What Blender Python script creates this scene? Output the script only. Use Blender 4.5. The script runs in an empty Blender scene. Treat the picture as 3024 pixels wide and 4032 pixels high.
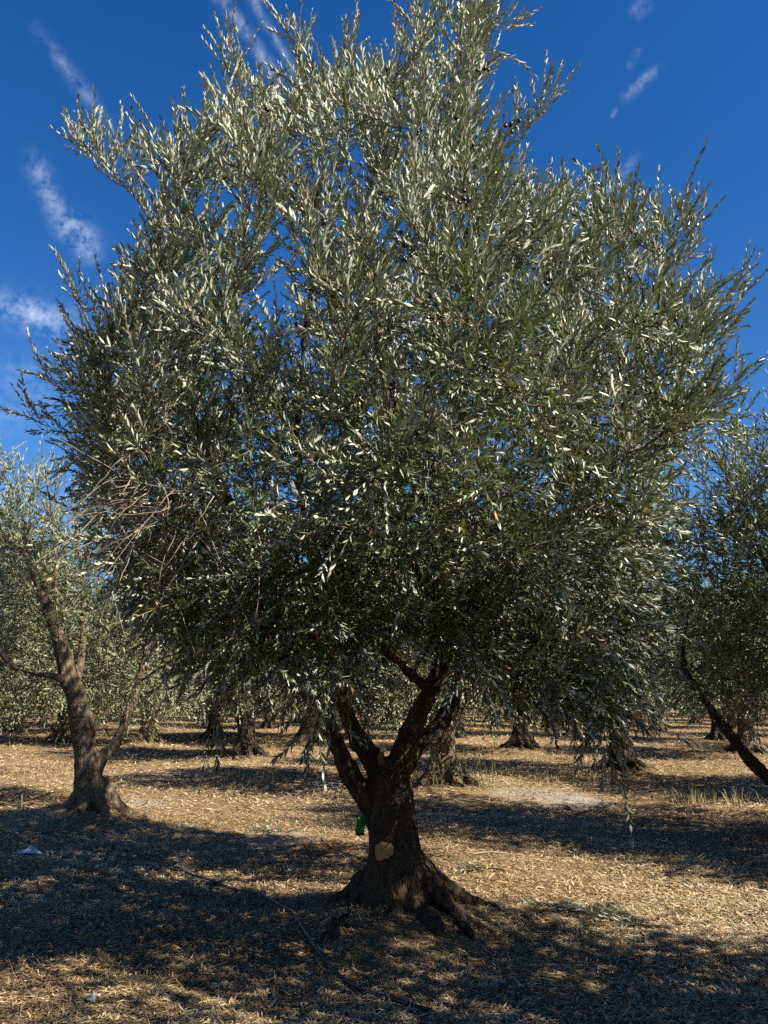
import bpy, math, random
import numpy as np
from mathutils import Vector, noise as mnoise

RNG = np.random.default_rng(7)
random.seed(7)
S = bpy.context.scene
COL = S.collection
R = math.radians

# ------------------------------------------------------------------ camera
F = 3030.0
PITCH = R(13.4)
CH = 1.55
cd = bpy.data.cameras.new('camera')
cd.sensor_fit = 'VERTICAL'; cd.sensor_height = 34.6; cd.lens = 26.0
cd.clip_start = 0.05; cd.clip_end = 2000
cam = bpy.data.objects.new('camera', cd)
cam.location = (0, 0, CH)
cam.rotation_euler = (R(90) + PITCH, 0, 0)
COL.objects.link(cam); S.camera = cam
cp, sp = math.cos(PITCH), math.sin(PITCH)

def ray(px, py):
    u = (px - 1512) / F; v = (2016 - py) / F
    return np.array([u, cp - v * sp, sp + v * cp])
def at(px, py, Y):                       # the point seen at a pixel, Y metres ahead
    r = ray(px, py); return np.array([0, 0, CH]) + r * (Y / r[1])
def on_ground(px, py, z=0.0):
    r = ray(px, py); return np.array([0, 0, CH]) + r * ((z - CH) / r[2])
def project(P):                          # N,3 -> pixel coordinates
    P = np.atleast_2d(P); x = P[:, 0]; y = P[:, 1]; z = P[:, 2] - CH
    d = y * cp + z * sp; w = z * cp - y * sp
    d = np.maximum(d, .05)
    return np.stack([1512 + F * x / d, 2016 - F * w / d], 1)

# ------------------------------------------------------------------ sun, sky
SUN_EL, SUN_AZ = R(39), R(27)            # from the right, a little behind the camera
tow = np.array([math.cos(SUN_AZ) * math.cos(SUN_EL), -math.sin(SUN_AZ) * math.cos(SUN_EL), math.sin(SUN_EL)])
sl = bpy.data.lights.new('sun', 'SUN'); sl.energy = 5.0; sl.angle = R(.5); sl.color = (1, .93, .80)
so = bpy.data.objects.new('sun', sl); COL.objects.link(so)
so.rotation_euler = Vector(tow).to_track_quat('Z', 'Y').to_euler()

W = bpy.data.worlds.new('World'); S.world = W; W.use_nodes = True
nt = W.node_tree; nt.nodes.clear()
def N(tree, t, **kw):
    n = tree.nodes.new(t)
    for k, v in kw.items(): setattr(n, k, v)
    return n
def link(tree, a, b): tree.links.new(a, b)
def math_(tree, op, a, b=None, c=None, clamp=False):
    n = N(tree, 'ShaderNodeMath', operation=op); n.use_clamp = clamp
    for i, v in enumerate((a, b, c)):
        if v is None: continue
        if isinstance(v, (int, float)): n.inputs[i].default_value = v
        else: link(tree, v, n.inputs[i])
    return n.outputs[0]
sky = N(nt, 'ShaderNodeTexSky', sky_type='NISHITA')
sky.sun_disc = False; sky.sun_elevation = SUN_EL
sky.sun_rotation = math.atan2(tow[0], tow[1])
sky.altitude = 0; sky.air_density = 1.0; sky.dust_density = 0.15; sky.ozone_density = 3.6
bg = N(nt, 'ShaderNodeBackground'); out = N(nt, 'ShaderNodeOutputWorld')
bg.inputs['Strength'].default_value = 0.050
hs = N(nt, 'ShaderNodeHueSaturation')
hs.inputs['Saturation'].default_value = 1.33; hs.inputs['Hue'].default_value = .510; hs.inputs['Value'].default_value = 1.14
link(nt, sky.outputs[0], hs.inputs['Color'])
tc = N(nt, 'ShaderNodeTexCoord')
# high cirrus: thin bands along great circles of the sky, broken up by noise
warp = N(nt, 'ShaderNodeTexNoise'); warp.inputs['Scale'].default_value = 9; warp.inputs['Detail'].default_value = 5
link(nt, tc.outputs['Generated'], warp.inputs['Vector'])
wv = N(nt, 'ShaderNodeVectorMath', operation='MULTIPLY_ADD')
link(nt, warp.outputs['Color'], wv.inputs[0]); wv.inputs[1].default_value = (.022,) * 3; 
wsub = N(nt, 'ShaderNodeVectorMath', operation='ADD')
wsub.inputs[1].default_value = (-.011,) * 3; link(nt, tc.outputs['Generated'], wsub.inputs[0])
link(nt, wsub.outputs[0], wv.inputs[2])
fine = N(nt, 'ShaderNodeTexNoise'); fine.inputs['Scale'].default_value = 55; fine.inputs['Detail'].default_value = 9; fine.inputs['Roughness'].default_value = .68
link(nt, wv.outputs[0], fine.inputs['Vector'])
wisps = [((452, -40), (600, 165), .010, .34), ((528, -40), (640, 165), .008, .30), ((95, 80), (232, 268), .011, .20),
         ((75, 345), (150, 500), .016, .34), ((150, 470), (212, 560), .024, .42), ((0, 655), (180, 722), .030, .50), ((1352, 216), (1424, 152), .008, .26),
         ((1360, 150), (1382, 112), .006, .20), ((1300, 425), (1372, 345), .008, .18), ((1368, 30), (1405, -10), .012, .16),
         ((-30, 800), (140, 815), .030, .14), ((-30, 900), (120, 850), .035, .16), ((-40, 1230), (190, 1150), .05, .22), ((1318, 258), (1328, 240), .004, .2)]
tot = None
K = 3024 / 1659
for a, b, wid, stg in wisps:
    A = ray(a[0] * K, a[1] * K); B = ray(b[0] * K, b[1] * K)
    A /= np.linalg.norm(A); B /= np.linalg.norm(B)
    n = np.cross(A, B); n /= np.linalg.norm(n)
    M = A + B; M /= np.linalg.norm(M); half = math.acos(max(-1, min(1, float(A @ M))))
    t = np.cross(n, M)
    d1 = N(nt, 'ShaderNodeVectorMath', operation='DOT_PRODUCT'); link(nt, wv.outputs[0], d1.inputs[0]); d1.inputs[1].default_value = tuple(n)
    d2 = N(nt, 'ShaderNodeVectorMath', operation='DOT_PRODUCT'); link(nt, wv.outputs[0], d2.inputs[0]); d2.inputs[1].default_value = tuple(t)
    d3 = N(nt, 'ShaderNodeVectorMath', operation='DOT_PRODUCT'); link(nt, wv.outputs[0], d3.inputs[0]); d3.inputs[1].default_value = tuple(M)
    q1 = math_(nt, 'DIVIDE', d1.outputs['Value'], wid * .62); q1 = math_(nt, 'MULTIPLY', q1, q1)
    q2 = math_(nt, 'DIVIDE', d2.outputs['Value'], half * 1.05); q2 = math_(nt, 'POWER', math_(nt, 'ABSOLUTE', q2), 4.0)
    e = math_(nt, 'EXPONENT', math_(nt, 'MULTIPLY', math_(nt, 'ADD', q1, q2), -1.0))
    e = math_(nt, 'MULTIPLY', e, math_(nt, 'GREATER_THAN', d3.outputs['Value'], 0.0))
    e = math_(nt, 'MULTIPLY', e, stg * .75)
    tot = e if tot is None else math_(nt, 'ADD', tot, e)
fr = N(nt, 'ShaderNodeMapRange'); link(nt, fine.outputs['Fac'], fr.inputs['Value'])
fr.inputs['From Min'].default_value = .39; fr.inputs['From Max'].default_value = .72
cl = math_(nt, 'MULTIPLY', tot, fr.outputs['Result'], clamp=True)
mixc = N(nt, 'ShaderNodeMix', data_type='RGBA')
link(nt, cl, mixc.inputs['Factor']); link(nt, hs.outputs['Color'], mixc.inputs['A'])
mixc.inputs['B'].default_value = (11.5, 12.5, 13.5, 1)
link(nt, mixc.outputs['Result'], bg.inputs['Color']); link(nt, bg.outputs[0], out.inputs['Surface'])

S.view_settings.view_transform = 'Standard'; S.view_settings.look = 'None'
S.view_settings.exposure = 1.42; S.view_settings.gamma = 1
S.render.engine = 'CYCLES'
cy = S.cycles
cy.use_denoising = False
cy.max_bounces = 6; cy.diffuse_bounces = 3; cy.glossy_bounces = 2; cy.transmission_bounces = 3; cy.transparent_max_bounces = 4
cy.sample_clamp_indirect = 4.0; cy.caustics_reflective = False; cy.caustics_refractive = False

# ------------------------------------------------------------------ materials
def mat(name):
    m = bpy.data.materials.new(name); m.use_nodes = True
    t = m.node_tree; b = t.nodes['Principled BSDF']; return m, t, b
def ramp(t, fac, stops, interp='LINEAR'):
    r = N(t, 'ShaderNodeValToRGB'); r.color_ramp.interpolation = interp
    e = r.color_ramp.elements
    while len(e) < len(stops): e.new(.5)
    for x, (p, c) in zip(e, stops): x.position = p; x.color = (*c, 1)
    link(t, fac, r.inputs['Fac']); return r.outputs['Color']
def noise_(t, vec, scale, detail=4, rough=.55):
    n = N(t, 'ShaderNodeTexNoise'); n.inputs['Scale'].default_value = scale
    n.inputs['Detail'].default_value = detail; n.inputs['Roughness'].default_value = rough
    if vec is not None: link(t, vec, n.inputs['Vector'])
    return n.outputs['Fac']
def mixrgb(t, fac, a, b, mode='MIX'):
    m = N(t, 'ShaderNodeMix', data_type='RGBA', blend_type=mode)
    for k, v in (('Factor', fac), ('A', a), ('B', b)):
        if isinstance(v, (int, float)): m.inputs[k].default_value = v
        elif isinstance(v, tuple): m.inputs[k].default_value = (*v, 1)
        else: link(t, v, m.inputs[k])
    return m.outputs['Result']

def leaf_mat(name, tops, under, under2, trans=.16):
    m, t, b = mat(name)
    at_ = N(t, 'ShaderNodeAttribute', attribute_name='rnd')
    top = ramp(t, at_.outputs['Fac'], tops)
    und = ramp(t, at_.outputs['Fac'], [(0, under), (.96, under2), (.975, (.25, .17, .05)), (1, (.19, .10, .035))])
    g = N(t, 'ShaderNodeNewGeometry')
    c = mixrgb(t, g.outputs['Backfacing'], top, und)
    link(t, c, b.inputs['Base Color'])
    rg = math_(t, 'MULTIPLY_ADD', g.outputs['Backfacing'], .25, .36)
    link(t, rg, b.inputs['Roughness'])
    b.inputs['Specular IOR Level'].default_value = .5
    tr = N(t, 'ShaderNodeBsdfTranslucent')
    tc_ = mixrgb(t, .5, top, (.14, .19, .03)); link(t, tc_, tr.inputs['Color'])
    mx = N(t, 'ShaderNodeMixShader'); mx.inputs[0].default_value = trans
    link(t, b.outputs[0], mx.inputs[1]); link(t, tr.outputs[0], mx.inputs[2])
    o = t.nodes['Material Output']; link(t, mx.outputs[0], o.inputs['Surface'])
    return m
M_LEAF = leaf_mat('olive_leaf', [(0, (.042, .054, .029)), (.35, (.064, .080, .034)), (.7, (.088, .106, .042)), (.955, (.085, .11, .032)), (.975, (.22, .17, .03)), (1, (.16, .08, .03))],
                  (.31, .33, .235), (.43, .44, .33))
M_LEAF2 = leaf_mat('olive_leaf_far', [(0, (.046, .060, .027)), (.5, (.072, .089, .035)), (.93, (.098, .115, .040)), (1, (.15, .12, .04))],
                   (.23, .245, .145), (.32, .33, .205))

def bark_mat(name, c0, c1, c2, zs=.38):
    m, t, b = mat(name)
    tcn = N(t, 'ShaderNodeTexCoord')
    mp = N(t, 'ShaderNodeMapping'); mp.inputs['Scale'].default_value = (1, 1, zs); link(t, tcn.outputs['Object'], mp.inputs['Vector'])
    n1 = noise_(t, mp.outputs[0], 26, 8, .65); n2 = noise_(t, tcn.outputs['Object'], 5, 4)
    col = ramp(t, n1, [(.30, c0), (.52, c1), (.72, c2)])
    grey = ramp(t, n2, [(.48, (1, 1, 1)), (.66, (1.25, 1.2, 1.1))])
    col = mixrgb(t, 1.0, col, grey, 'MULTIPLY')
    link(t, col, b.inputs['Base Color']); b.inputs['Roughness'].default_value = .93; b.inputs['Specular IOR Level'].default_value = .2
    v = N(t, 'ShaderNodeTexVoronoi', feature='DISTANCE_TO_EDGE'); v.inputs['Scale'].default_value = 34
    nv = N(t, 'ShaderNodeVectorMath', operation='ADD'); 
    nw = N(t, 'ShaderNodeTexNoise'); nw.inputs['Scale'].default_value = 14; link(t, mp.outputs[0], nw.inputs['Vector'])
    sc = N(t, 'ShaderNodeVectorMath', operation='SCALE'); sc.inputs['Scale'].default_value = .07; link(t, nw.outputs['Color'], sc.inputs[0])
    link(t, mp.outputs[0], nv.inputs[0]); link(t, sc.outputs[0], nv.inputs[1]); link(t, nv.outputs[0], v.inputs['Vector'])
    h = math_(t, 'ADD', math_(t, 'MULTIPLY', math_(t, 'MINIMUM', v.outputs['Distance'], .25), 2.4), math_(t, 'MULTIPLY', n1, .9))
    bp = N(t, 'ShaderNodeBump'); bp.inputs['Strength'].default_value = .9; bp.inputs['Distance'].default_value = .02
    link(t, h, bp.inputs['Height']); link(t, bp.outputs[0], b.inputs['Normal'])
    return m
M_BARK = bark_mat('olive_bark_shaded', (.018, .013, .009), (.052, .039, .027), (.10, .076, .052))  # same bark, with the shade under the crowns put into its colour
M_BARK2 = bark_mat('olive_bark_sunlit', (.035, .026, .017), (.125, .094, .062), (.225, .175, .118))  # the same bark in the lighter tone of a sunlit trunk
def plain(name, c, rough=.8, var=.25, scale=30, spec=.3):
    m, t, b = mat(name)
    tcn = N(t, 'ShaderNodeTexCoord'); n = noise_(t, tcn.outputs['Object'], scale, 5)
    col = ramp(t, n, [(.3, tuple(x * (1 - var) for x in c)), (.7, tuple(min(1, x * (1 + var)) for x in c))])
    link(t, col, b.inputs['Base Color']); b.inputs['Roughness'].default_value = rough; b.inputs['Specular IOR Level'].default_value = spec
    return m
M_BRANCH = plain('young_branch_bark', (.125, .10, .066), .85, .35, 18)
M_STEM = plain('green_shoot_stem', (.19, .18, .095), .7, .2, 40)
M_DEAD = plain('dead_twig', (.27, .22, .155), .85, .25, 30)
M_FRUIT = plain('ripe_olive_skin', (.012, .008, .014), .35, .4, 60, .5)
M_HOSE = plain('black_polythene', (.018, .018, .02), .38, .3, 12, .5)
M_PAPER = plain('white_scrap', (.52, .52, .54), .7, .06, 20)
M_CHIP = plain('pale_wood_chip', (.36, .29, .185), .8, .2, 40)
M_REDTWIG = plain('red_brown_needles', (.24, .085, .045), .85, .35, 40)
M_GRASS = plain('dry_grass_blade', (.28, .215, .11), .85, .3, 6)
M_STAKE = plain('pale_plastic', (.36, .355, .33), .5, .1, 10)
def cut_mat():
    m, t, b = mat('fresh_cut_wood')
    tcn = N(t, 'ShaderNodeTexCoord'); w = N(t, 'ShaderNodeTexWave', wave_type='RINGS', rings_direction='SPHERICAL'); w.inputs['Scale'].default_value = 26; w.inputs['Distortion'].default_value = 5; w.inputs['Detail'].default_value = 3
    link(t, tcn.outputs['Object'], w.inputs['Vector'])
    n = noise_(t, tcn.outputs['Object'], 22, 5)
    c = ramp(t, w.outputs['Fac'], [(0, (.24, .155, .07)), (1, (.46, .33, .18))])
    c = mixrgb(t, math_(t, 'MULTIPLY', n, .7), c, (.22, .13, .06))
    link(t, c, b.inputs['Base Color']); b.inputs['Roughness'].default_value = .8
    return m
M_CUT = cut_mat()
def tape_mat():
    m, t, b = mat('green_tape'); b.inputs['Base Color'].default_value = (.0, .15, .032, 1); b.inputs['Roughness'].default_value = .4
    tr = N(t, 'ShaderNodeBsdfTranslucent'); tr.inputs['Color'].default_value = (.0, .36, .06, 1)
    mx = N(t, 'ShaderNodeMixShader'); mx.inputs[0].default_value = .5
    link(t, b.outputs[0], mx.inputs[1]); link(t, tr.outputs[0], mx.inputs[2]); link(t, mx.outputs[0], t.nodes['Material Output'].inputs['Surface'])
    return m
M_TAPE = tape_mat()
def litter_mat():
    m, t, b = mat('dry_leaf_litter')
    a = N(t, 'ShaderNodeAttribute', attribute_name='rnd')
    c = ramp(t, a.outputs['Fac'], [(0, (.05, .03, .017)), (.18, (.155, .09, .042)), (.47, (.32, .218, .112)), (.76, (.44, .33, .185)), (.90, (.50, .425, .29)), (1, (.38, .355, .29))])
    link(t, c, b.inputs['Base Color']); b.inputs['Roughness'].default_value = .7; b.inputs['Specular IOR Level'].default_value = .35
    return m
M_LITTER = litter_mat()
ASH = [(on_ground(1110, 3300), .75, .7), (on_ground(2290, 3155), .8, .8), (on_ground(1290, 3095), 1.0, .55), (on_ground(560, 3160), .7, .5), (on_ground(60, 3250), .9, .5), (on_ground(2100, 3130), 1.2, .5)]
def ground_mat():
    m, t, b = mat('orchard_soil')
    tcn = N(t, 'ShaderNodeTexCoord'); P = tcn.outputs['Object']
    mp = N(t, 'ShaderNodeMapping'); mp.inputs['Scale'].default_value = (.8, 1.5, 1); link(t, P, mp.inputs['Vector'])
    n1 = noise_(t, P, 55, 7, .7); n2 = noise_(t, P, .8, 5, .6); n3 = noise_(t, mp.outputs[0], 9, 6, .65)
    c = ramp(t, n1, [(.30, (.075, .043, .022)), (.5, (.24, .16, .08)), (.68, (.42, .31, .165))])
    c2 = ramp(t, n3, [(.35, (.11, .06, .033)), (.65, (.30, .21, .11))])
    c = mixrgb(t, .45, c, c2)
    c = mixrgb(t, ramp(t, n2, [(.45, (0, 0, 0)), (.7, (.55, .55, .55))]), c, (.235, .145, .083))
    for p, r_, s_ in ASH:                 # pale dusty patches
        d = N(t, 'ShaderNodeVectorMath', operation='SUBTRACT'); link(t, P, d.inputs[0]); d.inputs[1].default_value = (p[0], p[1], 0)
        e = N(t, 'ShaderNodeVectorMath', operation='MULTIPLY'); link(t, d.outputs[0], e.inputs[0]); e.inputs[1].default_value = (1 / r_, .8 / r_, 0)
        l = N(t, 'ShaderNodeVectorMath', operation='LENGTH'); link(t, e.outputs[0], l.inputs[0])
        k = math_(t, 'SUBTRACT', 1.25, math_(t, 'ADD', l.outputs['Value'], math_(t, 'MULTIPLY', n3, 1.0)))
        k = math_(t, 'MULTIPLY', math_(t, 'MULTIPLY', k, 2.6, clamp=True), s_)
        c = mixrgb(t, k, c, (.36, .325, .28))
    link(t, c, b.inputs['Base Color']); b.inputs['Roughness'].default_value = .95; b.inputs['Specular IOR Level'].default_value = .1
    bp = N(t, 'ShaderNodeBump'); bp.inputs['Strength'].default_value = 1.0; bp.inputs['Distance'].default_value = .03
    link(t, math_(t, 'ADD', n1, n3), bp.inputs['Height']); link(t, bp.outputs[0], b.inputs['Normal'])
    return m
M_GROUND = ground_mat()

# ------------------------------------------------------------------ mesh helpers
def mesh_np(name, V, Fc, material, rnd=None, smooth=False, mats=None, midx=None):
    V = np.asarray(V, np.float32); Fc = np.asarray(Fc, np.int32)
    me = bpy.data.meshes.new(name); k = Fc.shape[1]
    me.vertices.add(len(V)); me.vertices.foreach_set('co', V.ravel())
    me.loops.add(Fc.size); me.loops.foreach_set('vertex_index', Fc.ravel())
    me.polygons.add(len(Fc)); me.polygons.foreach_set('loop_start', np.arange(0, Fc.size, k, dtype=np.int32))
    if smooth: me.polygons.foreach_set('use_smooth', np.ones(len(Fc), bool))
    for m in (mats or [material]): me.materials.append(m)
    if midx is not None: me.polygons.foreach_set('material_index', np.asarray(midx, np.int32))
    if rnd is not None:
        a = me.attributes.new('rnd', 'FLOAT', 'POINT'); a.data.foreach_set('value', np.asarray(rnd, np.float32))
    me.update(calc_edges=True)
    return me
def obj(name, me, parent=None, loc=(0, 0, 0)):
    o = bpy.data.objects.new(name, me); COL.objects.link(o); o.location = loc
    if parent is not None: o.parent = parent
    return o
def tag(o, label=None, cat=None, group=None, kind=None):
    for k, v in (('label', label), ('category', cat), ('group', group), ('kind', kind)):
        if v: o[k] = v
    return o
def thing(name, label, cat, loc=(0, 0, 0), group=None):
    o = bpy.data.objects.new(name, None); COL.objects.link(o); o.location = loc; o.empty_display_size = .2
    return tag(o, label, cat, group)
def nrm(v):
    v = np.asarray(v, float); return v / (np.linalg.norm(v, axis=-1, keepdims=True) + 1e-9)
def crspline(P, per=8):
    P = np.asarray(P, float); Q = np.vstack([2 * P[0] - P[1], P, 2 * P[-1] - P[-2]]); o = []
    for i in range(1, len(Q) - 2):
        t = np.linspace(0, 1, per, endpoint=False)[:, None]; a, b, c, d = Q[i - 1], Q[i], Q[i + 1], Q[i + 2]
        o.append(.5 * (2 * b + (c - a) * t + (2 * a - 5 * b + 4 * c - d) * t ** 2 + (3 * b - a - 3 * c + d) * t ** 3))
    o.append(P[-1:]); return np.vstack(o)
class Tubes:
    def __init__(s): s.V, s.F, s.n = [], [], 0
    def add(s, pts, rad, k=5, cap=True):
        pts = np.asarray(pts, float); n = len(pts); rad = np.broadcast_to(np.asarray(rad, float), (n,))
        T = nrm(np.gradient(pts, axis=0)); up = np.array([0., 0, 1]) if abs(T[0, 2]) < .9 else np.array([1., 0, 0])
        Bv = np.empty((n, 3)); b = nrm(np.cross(T[0], up))
        for i in range(n):
            b = nrm(b - T[i] * (b @ T[i])); Bv[i] = b
        Cv = np.cross(T, Bv); a = np.linspace(0, 2 * np.pi, k, endpoint=False)
        ring = pts[:, None] + rad[:, None, None] * (np.cos(a)[None, :, None] * Bv[:, None] + np.sin(a)[None, :, None] * Cv[:, None])
        V = ring.reshape(-1, 3); i = np.arange(n - 1)[:, None] * k; j = np.arange(k)[None]; j2 = (j + 1) % k
        Fq = np.stack([i + j, i + j2, i + k + j2, i + k + j], -1).reshape(-1, 4)
        Ft = np.concatenate([Fq[:, [0, 1, 2]], Fq[:, [0, 2, 3]]])
        if cap:
            m = len(V); V = np.vstack([V, pts[:1] - T[:1] * rad[0] * .3, pts[-1:] + T[-1:] * rad[-1] * .3]); jj = np.arange(k); jn = (jj + 1) % k
            Ft = np.vstack([Ft, np.stack([np.full(k, m), jn, jj], 1), np.stack([np.full(k, m + 1), (n - 1) * k + jj, (n - 1) * k + jn], 1)])
        s.V.append(V); s.F.append(Ft + s.n); s.n += len(V)
    def mesh(s, name, m, smooth=True): return mesh_np(name, np.vstack(s.V), np.vstack(s.F), m, smooth=smooth)
def leaves(B, D, NN, L, Wd, curl, detail, flat=.18):
    """lanceolate leaves: base, direction, upper-side normal, length, width"""
    n = len(B); D = nrm(D); NN = nrm(NN - D * np.sum(NN * D, 1, keepdims=True)); Sd = np.cross(D, NN)
    L = L[:, None]; Wd = Wd[:, None]; c = curl[:, None]
    def P(t, s, up): return B + D * L * t + Sd * Wd * s + NN * (up * Wd - c * L * t * t)
    if detail:
        V = np.stack([P(0, 0, 0), P(.34, .46, flat), P(.34, 0, 0), P(.34, -.46, flat), P(.68, .40, flat), P(.68, 0, 0), P(.68, -.40, flat), P(1, 0, 0)], 1).reshape(-1, 3)
        f = np.array([[0, 2, 1], [2, 5, 4], [2, 4, 1], [5, 7, 4], [0, 3, 2], [3, 6, 5], [3, 5, 2], [6, 7, 5]]); k = 8
    else:
        V = np.stack([P(0, 0, 0), P(.48, .5, flat), P(.52, 0, 0), P(.48, -.5, flat), P(1, 0, 0)], 1).reshape(-1, 3)
        f = np.array([[0, 2, 1], [2, 4, 1], [0, 3, 2], [3, 4, 2]]); k = 5
    f = f[:, ::-1]
    Fc = (np.arange(n)[:, None, None] * k + f[None]).reshape(-1, 3)
    return V, Fc, k

# ------------------------------------------------------------------ ground height
MOUNDS = []
def gz(x, y):
    x = np.asarray(x, float); y = np.asarray(y, float)
    z = .018 * np.sin(1.3 * x + .7 * y) + .016 * np.sin(2.1 * y - .9 * x + 1) + .012 * np.sin(3.7 * x + 1.1 * y + 2) + .010 * np.sin(5.3 * y + 2.2 * x)
    z = z + .007 * np.sin(9.1 * x - 4 * y) + .006 * np.sin(11.7 * y + 6.3 * x + .4)
    for mx, my, h, r in MOUNDS:
        d2 = ((x - mx) ** 2 + (y - my) ** 2) / (r * r); z = z + h * np.exp(-d2)
    return z

# ------------------------------------------------------------------ branching
class Tree:
    def __init__(s, rng): s.rng = rng; s.pos, s.dir, s.par, s.r = [], [], [], []; s.limbs = []; s.paths = []
    def limb(s, pts, r0, r1, attach=None, per=8):
        P = crspline(pts, per); n = len(P); rad = np.linspace(0, 1, n) ** .8 * (r1 - r0) + r0
        T = nrm(np.gradient(P, axis=0)); par = -1
        for i in range(n):
            s.pos.append(P[i]); s.dir.append(T[i]); s.par.append(par); s.r.append(rad[i]); par = len(s.pos) - 1
        s.limbs.append((P, rad)); return P, rad
    def grow(s, A, upfun, avoid_below=None):
        """join every anchor to the nearest branch by a curved path, nearest first"""
        rng = s.rng; pos = np.array(s.pos); dr = np.array(s.dir)
        d0 = np.array([np.min(np.linalg.norm(pos - a, axis=1)) for a in A]); order = np.argsort(d0)
        cap = len(pos) + len(A) * 16; Pb = np.empty((cap, 3)); Db = np.empty((cap, 3)); m = len(pos); Pb[:m] = pos; Db[:m] = dr
        par = list(s.par); r = list(s.r); base_n = m; s.paths = []
        for a in A[order]:
            v = a - Pb[:m]; d = np.linalg.norm(v, axis=1); cosang = np.sum(v * Db[:m], 1) / (d + 1e-6)
            cost = d * (1.25 - .45 * cosang) + np.where(d < .12, 1.0, 0)
            i = int(np.argmin(cost)); L = d[i]
            t0 = nrm(.55 * Db[i] + .6 * v[i] / (L + 1e-6) + rng.normal(0, .12, 3)); t1 = nrm(.8 * v[i] / (L + 1e-6) + .6 * upfun(a) + rng.normal(0, .15, 3))
            p0, p3 = Pb[i], a; p1 = p0 + t0 * L * .36; p2 = p3 - t1 * L * .36
            k = int(min(15, max(4, L / .085))); t = np.linspace(0, 1, k + 1)[:, None]
            C = (1 - t) ** 3 * p0 + 3 * (1 - t) ** 2 * t * p1 + 3 * (1 - t) * t * t * p2 + t ** 3 * p3
            C[1:-1] += rng.normal(0, .008, (k - 1, 3)); T = nrm(np.gradient(C, axis=0))
            idx = [i]; p = i
            for j in range(1, k + 1):
                Pb[m] = C[j]; Db[m] = T[j]; par.append(p); r.append(0.0); p = m; idx.append(m); m += 1
            s.paths.append((C, T, idx))
        # pipe model
        acc = np.zeros(m); tip = .0032; has = np.zeros(m, bool); e = 2.35
        for j in range(base_n, m): has[par[j]] = True
        for j in range(m - 1, base_n - 1, -1):
            if not has[j]: acc[j] += tip ** e
            r[j] = acc[j] ** (1 / e)
            if par[j] >= 0: acc[par[j]] += acc[j]
        s.P, s.D, s.R = Pb[:m], Db[:m], np.array(r)
        return s
    def wood(s, T, kmin=4):
        for C, Tn, idx in s.paths:
            rad = np.minimum(s.R[idx], .05).copy(); rad[0] = min(rad[0], rad[1] * 1.25)
            T.add(C, rad, 6 if rad[1] > .012 else kmin, cap=False)

def foliate(tree, shootfun, rng, detail, stems=None, step=.055, frac0=.25, leafL=.075, leafW=.0135, gap=.026, cull=None):
    """leafy shoots along every twig.  shootfun(p)-> up vector, spread, length, droop"""
    B, D, Nn, L = [], [], [], []
    tips = []
    for C, T, idx in tree.paths:
        seg = np.linalg.norm(np.diff(C, axis=0), axis=1); cum = np.concatenate([[0], np.cumsum(seg)]); tot = cum[-1]
        st = np.arange(max(frac0 * tot, tot - 1.1), tot, step) + rng.uniform(0, step * .5)
        az = rng.uniform(0, 6.28)
        plist = [(min(x, tot), False) for x in st] + [(tot, True)]
        for x, term in plist:
            p = np.array([np.interp(x, cum, C[:, q]) for q in range(3)]); tt = nrm(np.array([np.interp(x, cum, T[:, q]) for q in range(3)]))
            upv, spread, ln, droop = shootfun(p)
            if cull is not None and not cull(p): continue
            az += 2.4; a = nrm(np.cross(tt, [.3, .2, 1])); b = np.cross(tt, a)
            sd = a * math.cos(az) + b * math.sin(az)
            d = nrm(tt * .75 + sd * spread * (0.15 if term else 1.0) + upv + rng.normal(0, .12, 3))
            ln = ln * rng.uniform(.55, 1.3) * (1.25 if term else 1)
            ns = max(3, int(ln / gap)); sarr = (np.arange(1, ns + 1) / ns) * ln
            bend = np.array([0, 0, -droop]) + rng.normal(0, .42, 3)
            pts = p + d * sarr[:, None] + bend * (sarr[:, None] ** 2) * .9
            tg = nrm(d + bend * sarr[:, None] * 1.8)
            if stems is not None:
                q = np.vstack([p, pts[[ns // 2, ns - 1]]]); stems.add(q, [.0024, .0018, .0009], 3, cap=False)
            ph = rng.uniform(0, 6.28) + (np.arange(ns) % 2) * (np.pi / 2) + rng.normal(0, .25, ns)
            x1 = nrm(np.cross(tg, nrm(rng.normal(0, 1, 3)))); x2 = np.cross(tg, x1)
            for sgn in (0, np.pi):
                s_ = x1 * np.cos(ph + sgn)[:, None] + x2 * np.sin(ph + sgn)[:, None]
                ang = rng.normal(.74 - .22 * max(upv[2], 0), .2, ns)[:, None] * np.linspace(1.12, .45, ns)[:, None]
                keep = rng.random(ns) > .14
                dd = tg * np.cos(ang) + s_ * np.sin(ang) + rng.normal(0, .09, (ns, 3)); dd[:, 2] -= .10 * droop
                nn = tg * np.sin(ang) - s_ * np.cos(ang) + rng.normal(0, .25, (ns, 3))
                sz = np.sin(np.linspace(.55, 2.35, ns)) * rng.uniform(.75, 1.18, ns)
                B.append(pts[keep]); D.append(dd[keep]); Nn.append(nn[keep]); L.append(sz[keep] * leafL)
            dd = tg[-1:]; B.append(pts[-1:]); D.append(dd); Nn.append(x1[-1:]); L.append(np.array([leafL * .6])); tips.append(pts[-1])
    B = np.vstack(B); D = np.vstack(D); Nn = np.vstack(Nn); L = np.concatenate(L); n = len(B)
    V, Fc, k = leaves(B, D, Nn, L, leafW * (L / leafL) ** .5 * rng.uniform(.8, 1.2, n), rng.normal(.06, .09, n), detail)
    rnd = np.repeat(rng.random(n), k)
    return V, Fc, rnd, n, np.array(tips)

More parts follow.
